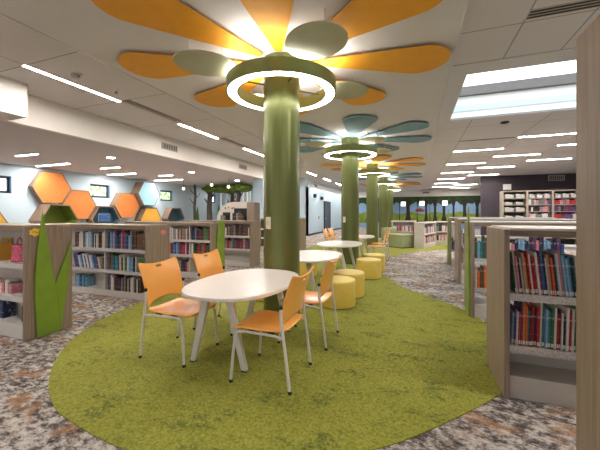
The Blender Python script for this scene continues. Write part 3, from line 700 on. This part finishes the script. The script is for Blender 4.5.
# arched display bookcase
t = thing('arch_bookcase', 'taller pale bookcase with an arched top and a wooden end panel', 'bookcase', (-5.5, 8.95, 0)); lo = (-5.5, 8.95, 0)
arc = [(-6.2, .01), (-5.02, .01), (-5.02, 1.76)]+[(-5.55-.65*math.sin(a), 1.16+.60*math.cos(a)) for a in [PI/2*i/12 for i in range(13)]]
MB().poly_prism(arc, 8.80, 8.84, 'y').build('arched_back', M['arch'], t, lo)
MB().box(-5.02, -4.75, 8.72, 9.1, 0.001, 1.74).build('end_panel', M['wood'], t, lo, bevel=.004)
MB().box(-6.2, -5.02, 8.55, 8.8, 0.001, 1.06).build('lower_cabinet', M['shelf_white'], t, lo, bevel=.004)
for x0, x1, z1 in ((-5.95, -5.68, 1.42), (-5.52, -5.06, 1.55)):
    cub = MB().box(x0, x1, 8.775, 8.802, 1.09, z1).build('cubby', M['steel_black'], t, lo)
R2_ = random.Random(8)
row(-5.94, -5.7, 8.62, 1.06, .2, .27, ['black', 'grey', 'brown', 'maroon'], 'arched bookcase, left cubby', 'books in the arched bookcase', rnd=R2_, w0=.04, w1=.06, d=.14)
row(-5.5, -5.08, 8.62, 1.06, .26, .38, ['black', 'grey', 'navy', 'brown'], 'arched bookcase, right cubby', 'books in the arched bookcase', rnd=R2_, w0=.05, w1=.08, d=.14)
for i, (x, z) in enumerate([(-5.86, 1.56), (-5.74, 1.585), (-5.60, 1.555), (-5.53, 1.575)]): MB().lathe([(.028, 0), (.028, .012)], 12).build('red_dot', M['hex_orange'] if i % 2 else M['m_red'], t).matrix_local = Matrix.Translation((x+5.5, 8.80-8.95, z)) @ Matrix.Rotation(PI/2, 4, 'X')

# right ranges
RP = ['red', 'red', 'white', 'blue', 'orange', 'navy', 'sky', 'pink', 'white', 'yellow', 'teal', 'tan', 'maroon', 'purple', 'green', 'white']
bookcase('tall_bookcase', 'tall wooden bookcase end at the right edge of the picture', 'bookcase', .63, 1.9, 1.0, 1.60, 2.125, [.5, .9, 1.3, 1.7], ends=('l',), base=.12, tw=.04)
t, lo = bookcase('low_bookcase', 'low wooden bookcase nearest the camera on the right, full of picture books', 'bookcase', .63, 2.6, 2.755, 3.335, 1.275, [.79, .40], ends=('l',), base=.17, tw=.037, back=False, group=GR, shelf_d=.27)
R3 = random.Random(21)
row(.715, 1.13, 2.775, .79, .27, .33, ('green', 'white', 'pink', 'navy', 'white', 'tan', 'orange', 'red', 'white', 'red', 'red', 'white', 'red', 'blue', 'navy', 'white', 'tan', 'red', 'orange', 'black', 'sky', 'white', 'pink', 'sky', 'sky', 'teal', 'navy'),
    'upper shelf of the nearest right bookcase', 'picture books on the upper right shelf', w0=.007, w1=.018, d=.21, near=True, rnd=R3, tilts=-.10)
row(.69, 1.12, 2.775, .40, .24, .33, RP, 'lower shelf of the nearest right bookcase', 'picture books on the lower right shelf', w0=.007, w1=.018, d=.21, near=True, rnd=R3, tilts=.03)
MB().box(.667, 2.6, 3.03, 3.05, .17, .62).build('back_panel', M['shelf_white'], t, lo)
t, lo = bookcase('low_bookcase', 'low bookcase second from the camera on the right, with a tall green blade', 'bookcase', .70, 2.8, 4.72, 5.28, 1.275, [.79, .40], ends=('l',), base=.17, tw=.045, back=False, group=GR)
leaf_part(t, lo, .677, blade(4.73, 5.02, 4.80, 1.49, .02))
row(.76, 1.75, 4.74, .79, .2, .31, ['purple', 'pink', 'teal', 'green', 'white', 'navy', 'sky', 'maroon', 'blue', 'white'], 'upper shelf of the second right bookcase', 'books in the second right bookcase', rnd=R3, w0=.018, w1=.04)
row(.76, 1.05, 4.74, .40, .2, .31, ['black', 'orange', 'brown', 'white', 'tan'], 'lower shelf of the second right bookcase', 'books in the second right bookcase', rnd=R3, w0=.018, w1=.04)
t, lo = bookcase('low_bookcase', 'low bookcase third from the camera on the right', 'bookcase', .80, 3.0, 6.9, 7.46, 1.275, [.79, .40], ends=('l',), base=.17, tw=.06, back=False, group=GR)
row(.87, 1.1, 6.92, .79, .2, .31, ['teal', 'white', 'tan', 'sky', 'green'], 'upper shelf of the third right bookcase', 'books in the third right bookcase', far=True, rnd=R3, w0=.02, w1=.04)
row(.87, 1.1, 6.92, .40, .2, .31, ['white', 'white', 'tan', 'grey'], 'lower shelf of the third right bookcase', 'books in the third right bookcase', far=True, rnd=R3, w0=.02, w1=.04)
t, lo = bookcase('low_bookcase', 'low bookcase farthest from the camera on the right, with a green blade', 'bookcase', .86, 3.2, 9.2, 9.76, 1.275, [.79, .40], ends=('l',), base=.17, tw=.05, back=False, group=GR)
leaf_part(t, lo, .836, blade(9.2, 9.6, 9.3, 1.5, .02))
row(.93, 1.2, 9.22, .79, .2, .31, ['black', 'white', 'sky', 'grey', 'teal'], 'upper shelf of the farthest right bookcase', 'books in the farthest right bookcase', far=True, rnd=R3, w0=.02, w1=.05)
row(.93, 1.2, 9.22, .40, .2, .31, ['white', 'grey', 'purple', 'navy'], 'lower shelf of the farthest right bookcase', 'books in the farthest right bookcase', far=True, rnd=R3, w0=.02, w1=.05)

# metal bookcase before the dark wall
t = thing('metal_bookcase', 'tall beige metal bookcase with black shelves in front of the dark wall', 'bookcase', (4.9, 15.7, 0)); lo = (4.9, 15.7, 0)
bx = [3.52, 4.40, 5.28, 6.16]; y0, y1 = 15.5, 15.9
for x in bx: MB().box(x-.035, x+.035, y0-.01, y1, 0.001, 2.33).build('upright', M['steel_tan'], t, lo)
MB().box(bx[0], bx[-1], y0, y1, 2.30, 2.34).build('top', M['steel_tan'], t, lo)
MB().box(bx[0], bx[-1], y1-.02, y1, .05, 2.3).build('back_panel', M['steel_black'], t, lo)
shz = [2.03, 1.75, 1.47, 1.17, .8, .4, .1]
for z in shz: MB().box(bx[0], bx[-1], y0-.005, y1-.02, z-.03, z).build('shelf', M['steel_tan'], t, lo)
R4 = random.Random(5)
SN = ['top', 'second', 'third', 'fourth']; BN = ['left', 'middle', 'right']
for k, z in enumerate(shz[:4]):
    for b in range(3):
        xa, xb = bx[b]+.05, bx[b+1]-.05
        if k == 0 or b == 0:
            n = 2 if b == 0 else 3
            for j in range(n):
                w = (xb-xa)/n-.06; x = xa+.03+j*(w+.06)
                if k in (1, 3) and b == 0:
                    w -= .04
                hh = .14 if k % 2 == 0 else .09
                q = thing('shelf_bin', 'pale plastic bin, %s in the %s bay on the %s shelf of the metal bookcase' % (ORDN[j], BN[b], SN[k]), 'bin', (x, 15.53, z+.001), 0, 'pale bins on the metal bookcase')
                MB().poly_prism([(.01, 0), (w-.01, 0), (w, hh), (w-.008, hh), (w-.018, .01), (.018, .01), (.008, hh), (0, hh)], 0, .3, 'y').build('body', M['clear_bin'], q)
                MB().box(.012, w-.012, 0, .006, .002, hh-.015).build('front', M['clear_bin'], q)
                MB().box(.03, w*.5, .05, .27, .012, hh+.03).box(w*.55, w-.03, .08, .27, .012, hh+.015).build('contents', M['paper'], q)
        else:
            pal = {1: ['grey', 'grey', 'purple', 'pink', 'white'], 2: ['grey', 'purple', 'grey', 'white', 'red', 'purple']}[b]
            if k == 2: pal = pal+['black', 'black']
            if b == 2 and k == 1: pal = ['purple', 'grey', 'red', 'red', 'pink']
            row(xa, xb, 15.53, z, .16, .24, pal, '%s shelf, %s bay of the metal bookcase' % (SN[k], BN[b]), 'books on the metal bookcase', rnd=R4, w0=.05, w1=.11)

# ------------------------------------------------------------------ items in the nearest left bookcase
t = thing('book_bag', 'pink patterned fabric bag on the upper shelf of the nearest left bookcase', 'bag', (-4.36, 2.3, .831))
MB().sheet(20, 10, lambda u, v: ((.10-.012*v+.012*math.sin(9*v))*math.cos(2*PI*u)*1.15, (.055-.015*v)*math.sin(2*PI*u), .2*v)).build('pouch', M['pink_fabric'], t, smooth=True, solid=.006)
MB().tube([(-.05, 0, .19), (-.045, 0, .25), (0, 0, .28), (.045, 0, .25), (.05, 0, .19)], .008).build('strap', M['pink_fabric'], t)
t = thing('book_bin', 'yellow book bin left of the pink bag in the nearest left bookcase', 'bin', (-4.72, 2.22, .831))
MB().box(-.09, .09, 0, .012, 0, .22).box(-.09, .09, .13, .142, 0, .26).box(-.09, -.078, .012, .13, 0, .22).box(.078, .09, .012, .13, 0, .22).build('body', M['hex_yellow'], t)
MB().box(-.07, .07, .02, .12, .004, .24).build('contents', M['paper'], t)
row(-4.66, -4.50, 2.23, .16, .2, .25, ['blue', 'navy'], 'bottom shelf of the nearest left bookcase', 'books on the bottom shelf of the nearest left bookcase', w0=.035, w1=.05, d=.13)
row(-4.22, -4.06, 2.23, .16, .14, .2, ['black', 'green'], 'bottom shelf right end of the nearest left bookcase', 'dark books at the bottom right of the nearest left bookcase', w0=.03, w1=.05, d=.13)
row(-4.8, -4.4, 2.23, .46, .1, .16, ['grey', 'white', 'pink'], 'middle shelf of the nearest left bookcase', 'books on the middle shelf of the nearest left bookcase', w0=.03, w1=.05, d=.13)

# ------------------------------------------------------------------ hexagons on the left wall
def hexo(cy, cz, R, kind, label, depth=.34, ring=True):
    """flat-topped hexagon standing off the left wall, front face toward the room"""
    t = thing('wall_hexagon' if kind != 'nook' else 'hexagon_nook', label, 'wall hexagon', (WX, cy, cz), 0, 'honeycomb hexagons on the left wall')
    P = lambda r: [(r*math.cos(PI/3*i), r*math.sin(PI/3*i)) for i in range(6)]
    return t, P, depth
def frame_hex(t, P, R, d, mat, th=.035):
    b = MB(); A, B_ = P(R), P(R-th)
    V = [[b.b.verts.new((x, y, z)) for y, z in Q] for x, Q in ((.002, A), (d, A), (d, B_), (.002, B_))]
    for k in range(4):
        for i in range(6): b.b.faces.new((V[k][i], V[k][(i+1) % 6], V[(k+1) % 4][(i+1) % 6], V[(k+1) % 4][i]))
    return b.build('frame', mat, t)
for cy, cz, mt, lab, d in [(7.42, 2.31, 'hex_orange', 'large orange hexagon highest on the left wall', .24), (8.39, 1.725, 'hex_orange', 'orange hexagon lower right of the highest orange one', .24),
                        (10.45, 1.73, 'hex_orange', 'orange hexagon left of the yellow and blue hexagons', .34), (11.50, 2.31, 'hex_blue', 'pale blue hexagon right of the second window', .5),
                        (11.72, 1.09, 'hex_yellow', 'yellow hexagon below the pale blue hexagon', .4), (5.42, 1.09, 'hex_yellow', 'yellow hexagon cut off by the left edge of the picture', .34)]:
    t, P, _ = hexo(cy, cz, .645, 'panel', lab)
    frame_hex(t, P, .645, d, M['hex_wood'], .03)
    MB().poly_prism(P(.612), .01, d-.012, 'x').build('face_panel', M[mt], t)
for cy, cz, nd, mt, lab in [(7.44, 1.14, .62, 'hex_green', 'open wooden hexagon nook with a green inside, behind the big leaf'), (9.42, 1.13, .34, 'hex_teal', 'open hexagon nook with a dark teal inside, below the second window'),
                        (13.4, 1.11, .4, 'hex_teal', 'open wooden hexagon nook left of the tree display')]:
    t, P, _ = hexo(cy, cz, .65, 'nook', lab)
    frame_hex(t, P, .65, nd, M['hex_wood'], .045)
    frame_hex(t, P, .604, nd-.02, M[mt], .012).name = 'lining'
    MB().poly_prism(P(.6), .004, .03, 'x').build('back_cushion', M[mt], t)
t = thing('picture_book', 'blue picture book propped open inside the dark teal hexagon nook', 'book', (WX+.2, 9.42, 1.05))
MB().box(-.02, .0, -.26, .26, 0, .32).build('cover', M['book_sky'] if 'book_sky' in M else bookmat('sky'), t); MB().box(.0, .012, -.24, .24, .02, .3).build('pages', bookmat('blue'), t)
# a low counter under the honeycomb and a few small things on it
struct(MB().box(WX, WX+.7, 4.5, 18, .02, .55).build('trim_4', M['hex_wood']))

# ------------------------------------------------------------------ tree display at the back left
def tree(x, y, r, lab, canopies, bend=.1):
    t = thing('display_tree', lab, 'artificial tree', (x, y, 0))
    MB().tube([(0, 0, .001), (bend*.3, 0, .8), (-bend*.4, .05, 1.7), (bend*.5, 0, 2.4), (0, 0, 2.98)], [r*1.25, r, r*.85, r*.8, r*.7], 14).build('trunk', M['bark'], t, smooth=True)
    for s_, z in ((-1, 1.9), (1, 2.2), (-1, 2.45)):
        MB().tube([(0, 0, z), (s_*.22, .03, z+.16), (s_*.36, .02, z+.36)], [r*.35, r*.25, r*.12], 8).build('branch', M['bark'], t, smooth=True)
    for i, (dx, dz, rx, rz) in enumerate(canopies): MB().blob((dx, 0, dz), (rx, .45, rz), 3, .13, i+int(x*10)).build('canopy', M['foliage'], t, smooth=False)
tree(-11.70, 14.5, .085, 'slim display tree left of the tree canopy', [], .12)
tree(-11.0, 14.9, .17, 'thick display tree left of the small bright window', [(.08, 2.77, .45, .2), (.6, 2.74, .45, .2), (.95, 2.78, .4, .18)])
tree(-10.35, 16.2, .13, 'display tree right of the small bright window', [(-.1, 2.75, .45, .2), (.6, 2.8, .5, .17)])
tree(-8.9, 14.5, .13, 'display tree at the right end of the display, with a wide canopy', [(-.18, 2.76, .42, .2), (.35, 2.74, .5, .21)], .2)
for i, (x, z, s_) in enumerate([(-11.35, 1.0, .9), (-9.95, 1.0, 1.0)]):
    t = thing('small_fir', ['small green fir between the first two display trees', 'small green fir right of the small bright window'][i], 'artificial tree', (x, 14.3, 0), 0, 'small firs in the tree display')
    MB().tube([(0, 0, .001), (0, 0, 1.0)], .03, 8).build('trunk', M['bark'], t)
    m = MB()
    for k in range(5):
        zz = .55+k*.24*s_; m.lathe([(.21-.034*k, zz), (.12-.02*k, zz+.17), (.02, zz+.32)], 14)
    m.build('needles', M['fir'], t)
for i, x in enumerate([-11.99, -11.53, -11.15, -10.75, -10.33, -10.03, -9.80, -9.45, -9.1]):
    t = tag(MB().tube([(0, 0, .001), (.01, 0, 1.2), (-.01, 0, 2.2), (0, 0, 2.98)], [.06, .055, .05, .045], 12).build('birch_trunk', M['birch'], None, smooth=True),
            'slim white birch trunk, %s from the left behind the display trees' % ORDN[i], 'birch trunk', 'white birch trunks behind the tree display'); t.location = (x, 17.5, 0)

# ------------------------------------------------------------------ far reading corner
t = thing('hexagon_bench', 'sage green faceted bench in front of the far white bookcases', 'bench', (-.45, 13.6, 0)); lo = (-.45, 13.6, 0)
hx = [(-1.22, 13.55), (-.50, 12.92), (.02, 13.5), (-.12, 14.2), (-.7, 14.4), (-1.15, 14.1)]
MB().poly_prism(hx, .03, .44, 'z').build('body', M['bench'], t, lo, bevel=.015)
MB().poly_prism([(x*.98-.009, y*.998+.027) for x, y in hx], .443, .53, 'z').build('cushion', M['bench'], t, lo, bevel=.02)
MB().poly_prism([(x*.97-.01, y*.996+.05) for x, y in hx], 0.006, .03, 'z').build('plinth', M['black'], t, lo)
MB().poly_prism([(-1.3, 14.0), (-.75, 14.45), (-.85, 14.58), (-1.4, 14.15)], .006, .76, 'z').build('backrest', M['bench'], t, lo, bevel=.015)
def low_white(name, lab, x0, x1, y0, y1, h, rows, lo_z, seed, rz=0, at=None):
    loc = ((x0+x1)/2, (y0+y1)/2, .006); t = thing(name, lab, 'bookcase', (*at, .006) if at else loc, rz, 'white low bookcases in the far corner'); lo = loc
    MB().box(x0, x1, y1-.03, y1, .006, h).build('back_panel', M['base_white'], t, lo)
    for x in (x0, x1-.05): MB().box(x, x+.05, y0, y1-.03, .006, h).build('side', M['base_white'], t, lo)
    MB().box(x0-.02, x1+.02, y0-.02, y1+.02, h, h+.05).build('top', M['white'], t, lo, bevel=.01)
    MB().box(x0+.05, x1-.05, y0+.02, y1-.03, .006, .1).build('plinth', M['base_white'], t, lo)
    for z in rows: MB().box(x0+.05, x1-.05, y0, y1-.03, z-.05, z).build('shelf', M['base_white'], t, lo)
R6 = random.Random(11); pk = ['pink', 'white', 'maroon', 'tan', 'purple', 'red', 'grey', 'white']
low_white('low_white_bookcase', 'white low bookcase behind the sage green bench', -1.0, .04, 14.75, 15.1, 1.0, [.58], 0, 1)
row(-.93, -.06, 14.78, .587, .2, .3, pk, 'white bookcase behind the green bench', 'books behind the green bench', far=True, rnd=R6, w0=.04, w1=.08)
low_white('low_white_bookcase', 'white low bookcase with a plain white end, right of the sage green bench', -.835, .835, -.19, .19, .98, [.58, .17], 0, 2, math.radians(72), (.41, 13.91))
ca, sa = math.cos(math.radians(72)), math.sin(math.radians(72))
for z in (.59, .18):
    x = -.76
    while x < .72:
        w = R6.uniform(.03, .06); h = R6.uniform(.2, .31); FARB.mi = FARP.index(R6.choice(pk))
        q = [(x, -.15), (x+w*.3, -.157), (x+w*.7, -.157), (x+w, -.15), (x+w, .1), (x, .1)]
        FARB.poly_prism([(.41+u*ca-v*sa, 13.91+u*sa+v*ca) for u, v in q], z, z+h); x += w+.004
low_white('low_white_bookcase', 'white low bookcase farthest right in the far corner', .84, 1.75, 15.2, 15.55, .98, [.58, .17], 0, 3)
row(.92, 1.65, 15.23, .587, .2, .3, ['white', 'grey', 'pink', 'black'], 'upper shelf of the far right white bookcase', 'books in the far right white bookcase', far=True, rnd=R6, w0=.04, w1=.08)
row(.92, 1.65, 15.23, .177, .2, .3, ['white', 'grey', 'pink', 'black'], 'lower shelf of the far right white bookcase', 'books in the far right white bookcase', far=True, rnd=R6, w0=.04, w1=.08)

fb = FARB.build('distant_books', [bookmat(k) for k in FARP]); fb['kind'] = 'stuff'; fb['label'] = 'many small books on the farthest low bookcases'; fb['category'] = 'books'
# ------------------------------------------------------------------ world, camera, view
w = bpy.data.worlds.new('World'); S.world = w; w.use_nodes = True
bg = w.node_tree.nodes['Background']; bg.inputs[0].default_value = (1, .97, .93, 1); bg.inputs[1].default_value = .6
cam = bpy.data.cameras.new('Camera'); co = bpy.data.objects.new('Camera', cam); COL.objects.link(co)
co.location = (0, 0, 1.40); co.rotation_euler = (PI/2, 0, math.atan2(115, 312))
cam.sensor_width = 36; cam.lens = 36*312/600; cam.shift_y = -12/600; cam.clip_start = .05
S.camera = co
S.view_settings.view_transform = 'Standard'; S.view_settings.look = 'None'; S.view_settings.exposure = .56; S.view_settings.gamma = 1
S.cycles.use_denoising = True; S.cycles.max_bounces = 8; S.cycles.diffuse_bounces = 5; S.cycles.sample_clamp_indirect = 8
print('BOOKS', NB)
